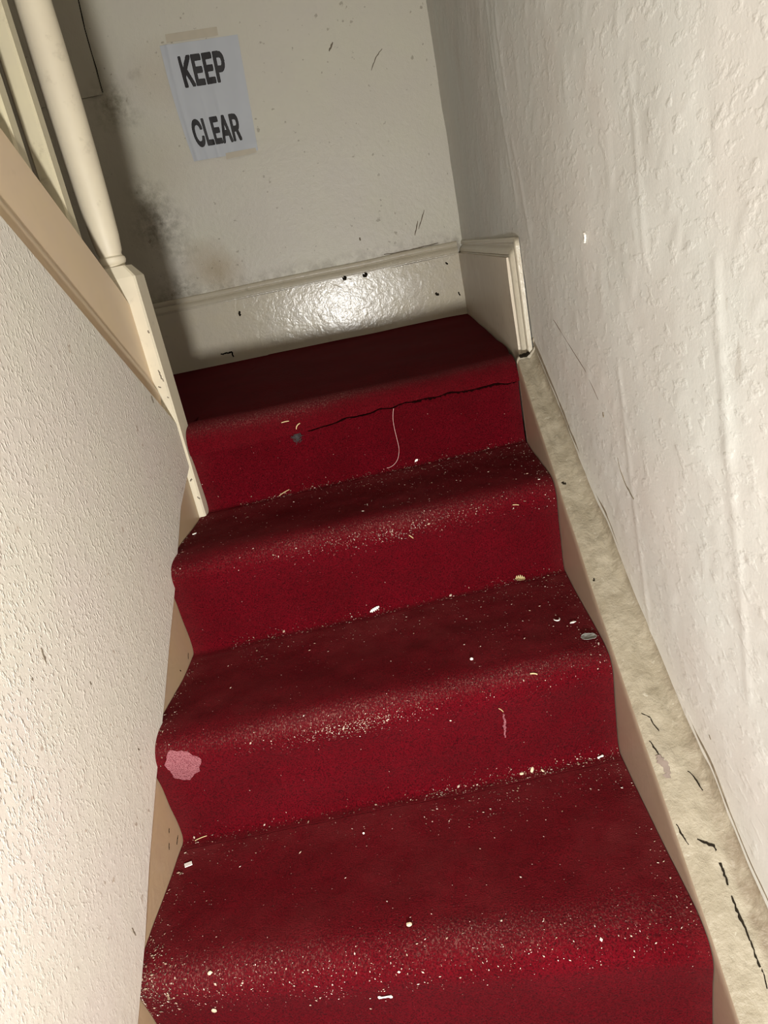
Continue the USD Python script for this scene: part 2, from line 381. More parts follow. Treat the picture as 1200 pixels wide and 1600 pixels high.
P = np.stack([xf_(Y) + (meshkit.noise(np.stack([Y * 7, Zg * 7, Y * 0], -1)) - .5) * .003, Y, H[3] + .002 + Zg], -1)
N = grid_normals(P); sgn = 1 if N[5, 5, 0] < 0 else -1
v, f, n_, s_ = slab(P, N * sgn, .02, flip=sgn < 0)
obj('board', (v, f), 'gloss_cream_dull', base_r, normals=n_)

# old lining board in the corner of the end wall
u0 = -1.025
pl = [(u0 - .6, ZC), (u0 - .6, 1.425), (u0 - .002, 1.432), (u0, 1.60), (u0 + .012, 1.80), (u0 + .02, ZC)]
m_ = trimesh.creation.extrude_polygon(Polygon(pl), .005)
v = m_.vertices; m_.vertices = back(v[:, 0], -SK - .001 + v[:, 2], v[:, 1]); m_.fix_normals()
obj('trim_1', m_, 'wall_paint_old', kind='structure')
TRIM_EDGE = [(u0, 1.436), (u0, 1.60), (u0 + .012, 1.80), (u0 + .016, 1.95)]

# ------------------------------------------------------------------ stairs: strings and the carriage under the carpet
stair = thing('staircase', 'steep enclosed wooden staircase with cream painted strings under red carpet', 'stairs', (.36, .2, 0))
# riser bases at the left (x=0) and right (x=.72) end of every riser, and the level below / above it
RB = [(-1.06, -1.16, -.745, -.5595), (-.785, -.875, -.5595, -.373), (-.505, -.575, -.373, -.1865), (-.222, -.272, -.1865, 0.0), (.006, .060, 0.0, H[1]), (.277, .361, H[1], H[2]), (.549, .652, H[2], H[3])]
cv = []
for (l0, r0, zl, zh), nxt in zip(RB, RB[1:] + [None]):
    if nxt is None: break
    # a wedge of carcass for every step, below the carpet
    a, b = np.array([l0, r0]) + .010, np.array([nxt[0], nxt[1]]) + .010
    V = np.array([(0.003, a[0], zl - .25), (.705, a[1], zl - .25), (.705, b[1], zl - .05), (0.003, b[0], zl - .05), (0.003, a[0], zh - .012), (.705, a[1], zh - .012), (.705, b[1], zh - .012), (0.003, b[0], zh - .012)])
    cv.append(trimesh.convex.convex_hull(V))
l0, r0, zl, zh = RB[-1]
V = np.array([(x, y, z) for z in (zl - .05, zh - .012) for x, y in ((.003, l0 + .01), (.705, r0 + .01), (.705, 1.70), (-.93, 1.60), (-.93, .60), (.003, .60))])
cv.append(trimesh.convex.convex_hull(V))
obj('carriage', trimesh.util.concatenate(cv), 'gloss_tan', stair)
# left string, just behind the plaster and flush with the carpet edge
lt = [(y, z + .03) for y, z in PB if y > -1.3]
lt = [(.520, .50)] + lt[1:]
lo = [(y, z - .42) for y, z in lt]
obj('string_board', prism_x(lt + lo[::-1], -.030, -.0012), 'gloss_string', stair)
# right string: inner face, rounded arris, uneven dirty top running up into the plaster
ys = np.linspace(-1.25, .638, 380)
sec = []
xi, xo, zt = xin(ys), xwall(ys), string_top(ys)
def rel(a, b, c): return meshkit.noise(np.c_[ys * a, ys * 0 + b, ys * 0 + c]) - .5
zt = zt + rel(14, 1, 2) * .004
colsec = [('f', -.40), ('f', -.20), ('f', -.06), ('f', -.02), ('f', -.007), ('e', 0), ('t', .07), ('t', .2), ('t', .35), ('t', .5), ('t', .64), ('t', .76), ('t', .86), ('t', .94), ('w', 0), ('w', 1), ('w', 2)]
for kind_, q in colsec:
    if kind_ == 'f': sec.append(np.c_[xi + 0 * ys, ys, zt + q])
    elif kind_ == 'e': sec.append(np.c_[xi + .0022, ys, zt - .0018])
    elif kind_ == 't':
        lump = rel(30, q * 9, 5) * .007 * min(1, q * 4) + rel(85, q * 25, 9) * .0042 * min(1, q * 4)
        sec.append(np.c_[xi + .004 + q * (xo - xi - .004), ys, zt + lump + .002 + .012 * max(0, q - .72) ** 1.5 * 6])
    else: sec.append(np.c_[xo + .002 - .002 * q + .006 * (q == 2), ys, zt + .016 + .012 * q + rel(22, 3, 8) * .012])
P = np.stack(sec, 1)
sp = trimesh.Trimesh(P.reshape(-1, 3), grid_faces(*P.shape[:2]), process=False)
if sp.face_normals[:, 2].mean() < 0: sp.invert()
nf = 5
face = trimesh.Trimesh(P[:, :nf + 1].reshape(-1, 3), grid_faces(len(ys), nf + 1), process=False)
top = trimesh.Trimesh(P[:, nf:].reshape(-1, 3), grid_faces(len(ys), P.shape[1] - nf), process=False)
for m_ in (face, top):
    if (m_.face_normals @ np.array([-.5, 0, 1.0])).mean() < 0: m_.invert()

endv = P[-1]; 
string_r = obj('string_board', face, 'gloss_string_pink', stair, smooth=50, label='string board against the right wall, pinkish cream face')
led_n = trimesh.Trimesh(top.vertices, top.faces, process=False)
led_d = np.tile(np.array([.15, .1, .05, 0, 0, 0, .05, .15, .35, .6, .75, .6, .4])[:P.shape[1] - nf], len(ys)) * (.5 + meshkit.noise(top.vertices * 17))
led_d = led_d + .9 * np.clip((-.02 - top.vertices[:, 1]) / .25, 0, 1) * (np.tile(np.arange(P.shape[1] - nf), len(ys)) > 5) * .9
ledge = obj('ledge', top, 'filler_dirty', string_r, smooth=True, primvars={'dirt': np.clip(led_d, 0, 1)}, label='cracked dirty filler along the top of the string')
e2 = np.vstack([endv, [[endv[-1, 0], .638, endv[0, 2]]]])
et = trimesh.creation.extrude_polygon(Polygon(e2[:, [0, 2]]).buffer(0), .01); vv = et.vertices; et.vertices = np.c_[vv[:, 0], .628 + vv[:, 2], vv[:, 1]]; et.fix_normals()
obj('string_end', et, 'filler_dirty', string_r)

# upper flight (seen only through the balusters)
up = []
for k in range(1, 9):
    y1 = .50 - .215 * (k - 1); zt_ = H[3] + .194 * k
    up.append(box((-.93, y1 - .235, zt_ - .26), (-.085, y1, zt_)))
obj('upper_flight', trimesh.util.concatenate(up), 'carpet_red', stair)

# ------------------------------------------------------------------ carpet
def profile(k, nx=None):
    """control curve of one step piece: (dy, dz) from the riser's base to the back of its tread; going g given later"""
NX = 150
XS01 = np.linspace(0, 1, NX)
def lift(x, k, a): return meshkit.noise(np.c_[x * a, x * 0 + k * 3.7, x * 0 + 1.3]) - .5
def step_surface(k):
    l0, r0, zl, zh = RB[k]; nxt = RB[k + 1] if k + 1 < len(RB) else None
    hgt = zh - zl
    cols, wearc, dirtc, cut = [], [], [], None
    for j, t in enumerate(XS01):
        x = t * .712
        yb = l0 + (r0 - l0) * t + float(lift(np.array([x]), k, 6)[0]) * .010
        if nxt: yn = nxt[0] + (nxt[1] - nxt[0]) * t + float(lift(np.array([x]), k + 1, 6)[0]) * .010
        else: yn = yb + .09
        gq = yn - yb; dz = float(lift(np.array([x]), k + 20, 4)[0]) * .010
        c = np.array([(yb - .020, zl + .0008), (yb - .005, zl + .003), (yb - .0005, zl + .018), (yb - .004, zl + hgt * .35), (yb - .009, zl + hgt * .62), (yb - .0145, zh - .042), (yb - .0155, zh - .026 + dz * .4),
                      (yb - .0085, zh - .0085 + dz * .5), (yb + .012, zh + .0025 + dz), (yb + .045, zh + .0045 + dz), (yb + gq * .42, zh + .001), (yb + gq * .75, zh - .0015), (yn - .022, zh + .0006)])
        s = np.r_[0, np.cumsum(np.linalg.norm(np.diff(c, axis=0), axis=1))]
        cs = CubicSpline(s, c, bc_type='natural')
        if j == 0: tt = np.unique(np.r_[np.linspace(0, s[4], 40), np.linspace(s[4], s[9], 60), np.linspace(s[9], s[-1], 50)]) / s[-1]; nose = s[7] / s[-1]
        q = cs(tt * s[-1])
        xl = .0132 if k == 6 else 0.0
        xe = xl + t * (xin(np.clip(q[:, 0], -1.2, .65)) - .0012 - xl)
        cols.append(np.c_[xe, q])
    P = np.stack(cols, 1)                                       # rows along the profile, columns across
    pn = (meshkit.noise(P.reshape(-1, 3) * 26) - .5).reshape(P.shape[:2])
    N = grid_normals(P)
    if N[-10, 70, 2] < 0: N = -N
    P = P + N * (pn * (.0028 if k < 6 else .0008))[..., None]
    pn2 = (meshkit.noise(P.reshape(-1, 3) * 9 + 5) - .5).reshape(P.shape[:2])
    N = grid_normals(P)
    if N[-10, 70, 2] < 0: N = -N
    s01 = tt[:, None] - nose; t2 = XS01[None]
    prof_along = {3: .75 + .25 * np.cos(t2 * 9), 4: .35 + .75 * np.exp(-((t2 - .42) / .2) ** 2) + .3 * np.exp(-((t2 - .75) / .15) ** 2), 5: .25 + .75 * np.exp(-((t2 - .55) / .22) ** 2), 6: .25 + .5 * np.exp(-((t2 - .35) / .2) ** 2)}.get(k, .5 + 0 * t2)
    wear = np.exp(-(s01 / {3: .05, 4: .032, 5: .038}.get(k, .04)) ** 2) * prof_along * (.75 + .9 * pn2) * {3: .62, 4: .8, 5: .65, 6: .7}.get(k, .6)
    # dirt trodden into the treads, black along their edges and in the inner corners
    on_tread = np.clip((s01 - .02) / .08, 0, 1)
    edge = np.exp(-(t2 / .035) ** 2) + np.exp(-((1 - t2) / .03) ** 2)
    back_ = np.exp(-((1 - tt[:, None]) / .10) ** 2)
    rb = np.exp(-((tt[:, None]) / .02) ** 2)
    dirt = on_tread * (.40 + .6 * pn2 + .55 * edge + .35 * back_) + .3 * edge * (1 - on_tread) + .4 * rb
    dirt = np.clip(dirt, 0, 1); wear = np.clip(wear, 0, 1)
    cut = int(np.searchsorted(tt, nose - .06))
    return P, N, wear, dirt, cut
SURF = {}
flight = thing('stair_carpet', 'worn dark red carpet fitted over the four lower steps of the stairs', 'carpet', (.36, .0, 0))
TRI = lambda r, w: None
for k in range(len(RB)):
    P, N, wear, dirt, cut = step_surface(k); SURF[k] = (P, N, cut)
    flip = np.cross(P[1, 0] - P[0, 0], P[1, 1] - P[0, 0]) @ N[0, 0] < 0
    for nm, sl in (('riser_carpet', slice(0, cut + 1)), ('tread_carpet', slice(cut, None))):
        if k == len(RB) - 1 and nm == 'tread_carpet': continue
        v, f, n_, s_ = slab(P[sl], N[sl], .005, flip)
        obj(nm, (v, f), 'carpet_red', flight, normals=n_, primvars={'wear': wear[sl].ravel()[s_], 'dirt': dirt[sl].ravel()[s_]})

# the landing has its own piece, turned down over the top nosing and cut off in a ragged line
k = len(RB) - 1
P, N, wear, dirt, cut = step_surface(k)
lc = thing('landing_carpet', 'dark red landing carpet turned down over the top step with a ragged edge', 'carpet', (.2, 1.1, H[3]))
tvals = np.arange(P.shape[0])
start = np.array([cut - 8 - 5 * np.sin(x * 5 + 1) * 1 + 3 * lift(np.array([x * .7]), 77, 40)[0] for x in XS01])
rows = []
for j in range(NX):
    r = np.linspace(start[j], P.shape[0] - 26, 70); i0 = np.floor(r).astype(int); fr = (r - i0)[:, None]
    lift_ = np.interp(r, [start[j], start[j] + 14, 999], [.0055 + .004 * XS01[j] ** 2, .0030, .0030])[:, None]
    rows.append(P[i0, j] * (1 - fr) + P[i0 + 1, j] * fr + N[i0, j] * lift_)
Pf = np.stack(rows, 1); Nf = grid_normals(Pf)
if Nf[-5, 70, 2] < 0: Nf = -Nf
flip = np.cross(Pf[1, 0] - Pf[0, 0], Pf[1, 1] - Pf[0, 0]) @ Nf[0, 0] < 0
edge_row = Pf[-1]; L0 = edge_row[:, 1]; rows = []
bl = back((edge_row[:, 0] - BR[0]) / UX[0], -.002, H[3])
for q in np.linspace(0, 1, 61)[1:]:
    y = L0 * (1 - q) + bl[:, 1] * q; e = min(1, q * 8); e = e * e * (3 - 2 * e)
    x = edge_row[:, 0] * (1 - e) + (.0005 + (edge_row[:, 0] - .0132) / (edge_row[-1, 0] - .0132) * (np.interp(y, [.65, 1.74], [.718, .7105]) - .0005)) * e
    rows.append(np.c_[x, y, edge_row[:, 2] * (1 - e) + (H[3] + .004 + (meshkit.noise(np.c_[x * 8, y * 8, x * 0]) - .5) * .004) * e])
Pa = np.concatenate([Pf, np.array(rows)]); Na = grid_normals(Pa)
if Na[-5, 70, 2] < 0: Na = -Na
flip = np.cross(Pa[1, 0] - Pa[0, 0], Pa[1, 1] - Pa[0, 0]) @ Na[0, 0] < 0
rr = (np.arange(len(Pa)) / 69.0)[:, None]; t2 = XS01[None]
wf = np.clip(np.exp(-((rr - .40) / .13) ** 2) * (.22 + .45 * np.exp(-((t2 - .3) / .25) ** 2)), 0, 1)
dd = np.clip(np.clip((rr - .6) / .5, 0, 1) * (.04 + .3 * (meshkit.noise(Pa.reshape(-1, 3) * 7) - .5).reshape(Pa.shape[:2])) + .1, 0, 1)
for nm, sl in (('nosing_flap', slice(0, 46)), ('landing_sheet', slice(45, None))):
    v, f, n_, s_ = slab(Pa[sl], Na[sl], .0045, flip)
    obj(nm, (v, f), 'carpet_red', lc, normals=n_, primvars={'wear': wf[sl].ravel()[s_], 'dirt': dd[sl].ravel()[s_]})
gp = []
for j in range(52, NX - 1, 3):
    i_ = int(start[j]) - 1; gp.append(tuple(P[i_, j] + N[i_, j] * .0005) + tuple(N[i_, j]))
# the half of the landing at the foot of the upper flight
xy = np.array([(-.935, .585), (.0004, .585), (.0004, 1.6795), (-.935, 1.612)])
hs_ = trimesh.creation.extrude_polygon(Polygon(xy), .0155); hs_.apply_translation((0, 0, H[3] - .012))
obj('landing_sheet', hs_, 'carpet_red', lc)
# pink patch on the nosing of the second step
P5, N5, c5 = SURF[4]
def on_carpet(k, t, r):
    """point and normal on step k's surface at fraction t across, row r"""
    P, N, _ = SURF[k]; j = np.clip(t, 0, 1) * (NX - 1); r = np.clip(r, 0, P.shape[0] - 1.001)
    j0 = np.minimum(np.floor(j).astype(int), NX - 2); r0 = np.minimum(np.floor(r).astype(int), P.shape[0] - 2); a = (j - j0)[..., None]; b = (r - r0)[..., None]
    f_ = lambda A: (A[r0, j0] * (1 - b) + A[r0 + 1, j0] * b) * (1 - a) + (A[r0, j0 + 1] * (1 - b) + A[r0 + 1, j0 + 1] * b) * a
    n = f_(N); return f_(P), n / np.linalg.norm(n, axis=-1, keepdims=True)

# ------------------------------------------------------------------ balustrade of the upper flight
bal = thing('balustrade', 'cream painted newel post and square balusters on a sloping tan string', 'balustrade', (-.03, .55, .36))
SX = -.013                                                    # face of the upper string
SU = lambda y: ST(y) + .238
yA = -1.6
poly = [(.522, ST(.522)), (.522, SU(.522) - .004), (.49, SU(.49)), (yA, SU(yA)), (yA, ST(yA))]
sb = prism_x(poly, -.075, SX)
string_u = obj('string_board', sb, 'gloss_tan', bal)
# its worn lower edge: a planted fillet, and the rounded top
def along(y0, y1, off, r, x, n=40):
    y = np.linspace(y0, y1, n); return tube(np.c_[y * 0 + x, y, ST(y) + off], r, 8)
fl = [(.0005, -.004), (.0005, .026), (.0040, .036), (.0070, .050), (.0050, .066), (0, .076)]
yy = np.linspace(.520, yA, 60)
P = np.stack([np.c_[yy * 0 + SX + d, yy, ST(yy) + o] for d, o in fl], 1)
m_ = trimesh.Trimesh(P.reshape(-1, 3), grid_faces(*P.shape[:2]), process=False)
if m_.face_normals[:, 0].mean() < 0: m_.invert()
obj('fillet', m_, 'gloss_tan', string_u, smooth=60)
# newel: square foot with chamfered shoulders, neck ring, turned shaft, square head above the frame
def square_loft(rings):
    """rings = [(z, x0, x1, y0, y1)]; closed loft with small corner chamfers"""
    V, F = [], []
    for z, x0, x1, y0, y1 in rings:
        c = .0035 if min(x1 - x0, y1 - y0) > .02 else .0005
        V += [(x0 + c, y0, z), (x1 - c, y0, z), (x1, y0 + c, z), (x1, y1 - c, z), (x1 - c, y1, z), (x0 + c, y1, z), (x0, y1 - c, z), (x0, y0 + c, z)]
    n = 8
    for i in range(len(rings) - 1):
        for j in range(n): k2 = (j + 1) % n; F += [[i * n + j, i * n + k2, i * n + n + k2], [i * n + j, i * n + n + k2, i * n + n + j]]
    e = (len(rings) - 1) * n
    for j in range(1, n - 1): F += [[0, j + 1, j], [e, e + j, e + j + 1]]
    return trimesh.Trimesh(np.array(V, float), F, process=False)
nx0, nx1, ny0, ny1 = -.078, .0125, .522, .580
newel = obj('newel_post', square_loft([(.364, nx0, nx1, ny0, ny1), (.60, nx0, nx1, ny0, ny1), (.862, nx0, nx1, ny0, ny1), (.884, nx0 + .016, nx1 - .016, ny0 + .006, ny1 - .006)]), 'gloss_newel', bal)
prof = [(.0, .880), (.0215, .880), (.0225, .884), (.0215, .888), (.0245, .891), (.0260, .896), (.0250, .901), (.0215, .904), (.0210, .908), (.0235, .913), (.0262, .94), (.0285, 1.0), (.0305, 1.08), (.0315, 1.16), (.0312, 1.26), (.0300, 1.36), (.0280, 1.46), (.0250, 1.56), (.0300, 1.575), (.0, 1.575)]
a_ = np.array(prof)
sh_ = trimesh.creation.revolve(a_, sections=40); sh_.apply_translation((-.0330, .556, 0)); sh_.fix_normals()
obj('turned_shaft', sh_, 'gloss_newel', newel, smooth=35)
obj('newel_head', square_loft([(1.57, nx0, nx1, ny0 + .0, ny1), (1.86, nx0, nx1, ny0, ny1), (1.89, nx0 + .02, nx1 - .02, ny0 + .015, ny1 - .015)]), 'gloss_newel', newel)
def baluster(yc):
    zb = SU(yc) - .06; w = .0150
    x1, x0 = -.0285, -.0605
    z1 = SU(yc) + .68
    m_ = square_loft([(zb, x0, x1, yc - w, yc + w), (z1, x0, x1, yc - w, yc + w)])
    obj('baluster', m_, 'gloss_baluster', bal)
for yc in (.422, .312, .200, .088, -.024, -.136, -.248, -.36, -.47, -.58): baluster(yc)
hy = np.array([.55, yA])
hr = []
for dx, dz in ((-.028, 0), (-.030, .03), (-.015, .048), (.015, .048), (.030, .03), (.028, 0)): hr.append([(-.0445 + dx, y, SU(y) + .66 + dz) for y in hy])
V = np.array(hr).reshape(-1, 3)
obj('handrail', trimesh.convex.convex_hull(V), 'gloss_newel', bal)

# ------------------------------------------------------------------ KEEP CLEAR notice on the end wall
def unit(u): return u
WALLX = lambda x, z, w: back((x - BR[0] - 0) / UX[0], w, z)     # point on the end wall by its x
CO = {'TL': (-.100, 1.526), 'TR': (.142, 1.513), 'BR': (.124, 1.187), 'BL': (-.086, 1.194)}
def sheet(a, b):
    a, b = np.asarray(a, float), np.asarray(b, float)
    p = lambda n: np.array(CO[n])
    xz = ((1 - a) * (1 - b))[..., None] * p('TL') + (a * (1 - b))[..., None] * p('TR') + ((1 - a) * b)[..., None] * p('BL') + (a * b)[..., None] * p('BR')
    bow = -.006 * np.sin(np.pi * b) * (1 - a)
    w = .0022 + .0016 * np.exp(-((a - .36 - .03 * b) / .02) ** 2) * np.clip((b - .3) * 3, 0, 1) + .0016 * np.exp(-((a - .56 - .02 * b) / .02) ** 2) * np.clip((b - .3) * 3, 0, 1) \
        + .0030 * np.exp(-((a - .10 + .04 * b) / .03) ** 2) + .005 * np.exp(-(((a - .93) / .12) ** 2 + ((b - .93) / .10) ** 2)) + .002 * np.exp(-((a - .22 - .1 * (b - .9)) / .02) ** 2) * np.clip((b - .8) * 5, 0, 1) \
        + .0008 * np.sin(a * 21 + b * 4) + .0006 * np.sin(a * 9 - b * 13)
    return WALLX(xz[..., 0] + bow, xz[..., 1], -SK + .0025 + w)
sign = thing('notice', 'white paper notice reading KEEP CLEAR taped to the end wall', 'sign', WALLX(.02, 1.19, -SK))
Ag, Bg = np.meshgrid(np.linspace(0, 1, 60), np.linspace(0, 1, 80), indexing='ij')
P = sheet(Ag, Bg)
P[:, :1] += 0
N = grid_normals(P); sgn = 1 if (N[5, 5] @ NB) > 0 else -1
v, f, n_, s_ = slab(P, N * sgn, .0004, flip=sgn < 0)
obj('paper', (v, f), 'paper', sign, normals=n_)
def letters(text, a0, a1, b0, b1):
    t = meshkit.text_mesh(text, 1.0, .001, bold=True)
    from shapely.ops import unary_union
    tops = [Polygon(t.vertices[f_][:, :2]) for f_, n_ in zip(t.faces, t.face_normals) if n_[2] > .9]
    sh2 = unary_union([p_ for p_ in tops if p_.area > 1e-9]).buffer(.034, join_style=2).simplify(.004)
    t = trimesh.util.concatenate([trimesh.creation.extrude_polygon(p_, .001) for p_ in (sh2.geoms if hasattr(sh2, 'geoms') else [sh2])])
    t = trimesh.Trimesh(*trimesh.remesh.subdivide_to_size(t.vertices, t.faces, .12, max_iter=12), process=False)
    v = t.vertices; lo, hi = v.min(0), v.max(0)
    a = a0 + (v[:, 0] - lo[0]) / (hi[0] - lo[0]) * (a1 - a0); b = b1 - (v[:, 1] - lo[1]) / (hi[1] - lo[1]) * (b1 - b0)
    if text == 'KEEP':                                        # the sheet is pinched through the K
        pin = np.clip(1 - np.abs(a - .235) / .07, 0, 1); a = a + .02 * pin * np.sign(.25 - b) * np.clip(np.abs(b - .25) / .1, 0, 1) * -.5
    p = sheet(a, b) + NB * (.0003 + .0005 * (v[:, 2] > lo[2] + 1e-5))[:, None]
    m_ = trimesh.Trimesh(p, t.faces, process=False); 
    if m_.volume < 0: m_.invert()
    obj('lettering', m_, 'ink', sign, label=f'black capital letters {text}')
letters('KEEP', .19, .775, .105, .37)
letters('CLEAR', .12, .80, .640, .890)
def patch(name, pts_xz, w, mat, parent, t=.0006):
    m_ = trimesh.creation.extrude_polygon(Polygon(pts_xz), t); v = m_.vertices
    m_.vertices = WALLX(v[:, 0], v[:, 1], -SK + .0026 + w + v[:, 2]); m_.fix_normals(); return obj(name, m_, mat, parent)
patch('tape', [(-.075, 1.553), (.085, 1.545), (.083, 1.522), (-.077, 1.531)], -.0002, 'tape', sign)
patch('tape', [(.02, 1.198), (.118, 1.196), (.118, 1.182), (.018, 1.180)], .0060, 'tape', sign)

# ------------------------------------------------------------------ marks and chips on the setting
def ribbon(name, rows, width, mat, parent, up=.0004, seed=0, wob=.25, tip=.35):
    """a thin flat mark lying on a surface: rows = [(x, y, z, nx, ny, nz), ...]"""
    a = np.array(rows, float); rg = np.random.default_rng(seed + len(rows))
    t = np.r_[0, np.cumsum(np.linalg.norm(np.diff(a[:, :3], axis=0), axis=1))]
    n = max(6, int(len(rows) * 4)); tt = np.linspace(0, t[-1], n)
    p = np.stack([np.interp(tt, t, a[:, i]) for i in range(3)], 1); nn = np.stack([np.interp(tt, t, a[:, i]) for i in range(3, 6)], 1)
    nn /= np.linalg.norm(nn, axis=1, keepdims=True)
    tg = np.gradient(p, axis=0); s = np.cross(nn, tg); s /= np.linalg.norm(s, axis=1, keepdims=True) + 1e-12
    w = width / 2 * (tip + (1 - tip) * np.sin(np.pi * np.linspace(.04, .96, n)) ** .5) * (1 + wob * rg.uniform(-1, 1, n))
    p = p + s * (width * .25 * rg.uniform(-1, 1, n))[:, None]
    q = np.stack([p + s * w[:, None] - nn * .0006, p + s * w[:, None] * .8 + nn * up, p - s * w[:, None] * .8 + nn * up, p - s * w[:, None] - nn * .0006], 1)
    V = q.reshape(-1, 3); F = []
    for i in range(n - 1):
        for j in range(4):
            k2 = (j + 1) % 4; F += [[4 * i + j, 4 * i + k2, 4 * i + 4 + k2], [4 * i + j, 4 * i + 4 + k2, 4 * i + 4 + j]]
    F += [[0, 2, 1], [0, 3, 2], [4 * n - 4, 4 * n - 3, 4 * n - 2], [4 * n - 4, 4 * n - 2, 4 * n - 1]]
    m_ = trimesh.Trimesh(V, F, process=False)
    if m_.volume < 0: m_.invert()
    return obj(name, m_, mat, parent)
prim = lambda path: stage.GetPrimAtPath('/World/' + path)
RX = (-1, -.05, 0)
for nm, w, mat, pts in [
    ('scratch', .0022, 'mark_brown', [(.7717, .1346, .467), (.7719, .1246, .4479), (.7728, .1062, .4325), (.7729, .0726, .4222)]),
    ('scratch', .0040, 'mark_brown', [(.7699, .1897, .5247), (.7695, .187, .5173)]),
    ('scratch', .0010, 'chip_bare', [(.7574, .4307, .6432), (.763, .346, .6075), (.7663, .2615, .5769), (.7693, .2079, .5402)]),
    ('scratch', .0025, 'mark_brown', [(.7853, -.1357, .1708), (.7858, -.1399, .1661)]),
    ('paint_drip', .0035, 'ridge_paint', [(.7678, .1877, .786), (.7681, .1858, .7806), (.7676, .1886, .7726)]),
]: ribbon(nm, [p + RX for p in pts], w, mat, wall_right, .0022 if nm == 'paint_drip' else .0005)
BN = tuple(NB)
for w, pts in [
    (.006, [(.4076, 1.733, 1.4197), (.4246, 1.7341, 1.4412)]), (.0032, [(.5272, 1.7412, 1.344), (.5508, 1.743, 1.3792), (.5726, 1.7443, 1.3964)]),
    (.004, [(.5754, 1.7422, .8359), (.5943, 1.7443, .8796)]), (.0035, [(.5918, 1.7437, .8534), (.6215, 1.7464, .909)]), (.006, [(.391, 1.7316, .8657), (.3911, 1.7314, .8553)]),
    (.004, [(.4613, 1.734, .7957), (.5164, 1.7373, .7932), (.58, 1.742, .7945), (.65, 1.7475, .797)])]:
    ribbon('scuff', [p + BN for p in pts], w, 'mark_brown', wall_back, .0008)
ribbon('chip', [(.3088, 1.7035, .7438) + BN, (.3217, 1.7048, .7519) + BN], .013, 'crack_dark', base_b, .0012)
ribbon('chip', [(.3773, 1.7083, .7409) + BN, (.3944, 1.7094, .7481) + BN], .014, 'crack_dark', base_b, .0012)
ribbon('edge_crack', [tuple(back(u + .002, -SK + .0035, z)) + BN for u, z in TRIM_EDGE], .0028, 'crack_dark', wall_back, .0010)
for w, pts in [(.009, [(-.0611, 1.678, .7124), (-.0633, 1.6778, .6955)]), (.006, [(-.162, 1.6724, .5823), (-.1321, 1.6745, .583), (-.1229, 1.6751, .5833), (-.121, 1.6755, .5649)]),
               (.010, [(.6112, 1.726, .6386), (.6233, 1.7272, .6297)]), (.005, [(.6906, 1.7327, .6271), (.6951, 1.7333, .6131)]), (.006, [(.6627, 1.73, .731), (.6703, 1.7305, .7232)])]:
    ribbon('chip', [p + BN for p in pts], w, 'crack_dark', base_b, .0008)
for pts in [[(.1731, 1.695, .726), (.1706, 1.6948, .6572), (.1782, 1.6961, .5715)], [(.1523, 1.6934, .7043), (.1469, 1.6931, .6619)]]:
    ribbon('paint_drip', [p + BN for p in pts], .006, 'gloss_cream', base_b, .0022, wob=.15)
lstring = prim('staircase/string_board')
for pts in [[(-.0219, .0524), (-.0271, .0473)], [(-.0368, .0376), (-.0439, .0306)], [(-.0042, .021), (-.0178, .0148)], [(.2516, .2031), (.2428, .1948)], [(.195, .2021), (.1983, .1974)]]:
    ribbon('nick', [(-.0012, y, z, 1, 0, 0) for y, z in pts], .0022, 'crack_dark', lstring)
wp = prim('wall_partition')
for w, pts in [(.005, [(.431, .6497), (.432, .6348)]), (.0035, [(-.1652, .4629), (-.1672, .4429)]), (.003, [(-.0961, .3696), (-.0946, .3636)]), (.003, [(-.0436, .2194), (-.0399, .2142)]), (.003, [(-.2102, .0642), (-.209, .049)]), (.003, [(-.2032, .445), (-.2024, .4419)])]:
    ribbon('chip', [(.0085, y, z, 1, 0, 0) for y, z in pts], w, 'mark_brown', wp)
for w, pts in [(.0035, [(.004, .684), (.0057, .6683), (.0085, .6601)]), (.0035, [(.0071, .7608), (.0077, .7546)]), (.003, [(-.0057, .6525), (-.0003, .6489)]), (.0025, [(.0058, .6295), (.0088, .6263)]), (.004, [(.0067, .4557), (.0013, .4511)]), (.003, [(.0063, .416), (.0105, .4095)])]:
    ribbon('chip', [(x, .522, z, 0, -1, 0) for x, z in pts], w, 'mark_brown', newel, .0004)
LED = prim('staircase/string_board_001')
UPN = (-.05, -.5, .85)
for w, pts in [
    (.0030, [(.7441, -.1895, .0589), (.7524, -.1942, .0569), (.7607, -.1991, .0561), (.7617, -.2056, .0512), (.762, -.2192, .0414), (.7622, -.2361, .0306)]),
    (.0030, [(.7609, -.246, .0243), (.762, -.2568, .0179), (.7636, -.2699, .0104), (.7646, -.2869, 0)]),
    (.0024, [(.7646, -.2869, 0), (.7649, -.3016, -.0091), (.7662, -.3141, -.0166), (.7645, -.3281, -.0229)]),
    (.0014, [(.7271, -.0429, .1467), (.7375, -.0486, .1425), (.7388, -.0568, .1363), (.7438, -.0643, .1303)]),
    (.0018, [(.7264, -.0766, .1258), (.7293, -.0851, .1212), (.7335, -.0972, .1152)]),
    (.0018, [(.7615, -.1188, .1034), (.7667, -.1266, .0985), (.7712, -.1417, .0897)]),
    (.0018, [(.7257, -.1715, .0699), (.7281, -.1837, .0635), (.732, -.1941, .0574)]),
    (.0028, [(.7214, .1516, .2626), (.7235, .1560, .2650)]), (.0050, [(.721, .3318, .3727), (.7265, .3273, .3695)])]:
    ribbon('crack', [p + UPN for p in pts], w, 'crack_dark', LED, .0010, seed=3, wob=.5, tip=.15)
ribbon('bare_patch', [p + UPN for p in [(.7309, -.095, .116), (.7324, -.1047, .1108), (.7349, -.1135, .1049), (.7343, -.1217, .0992)]], .011, 'chip_bare', LED, .0014, seed=5, tip=.2)
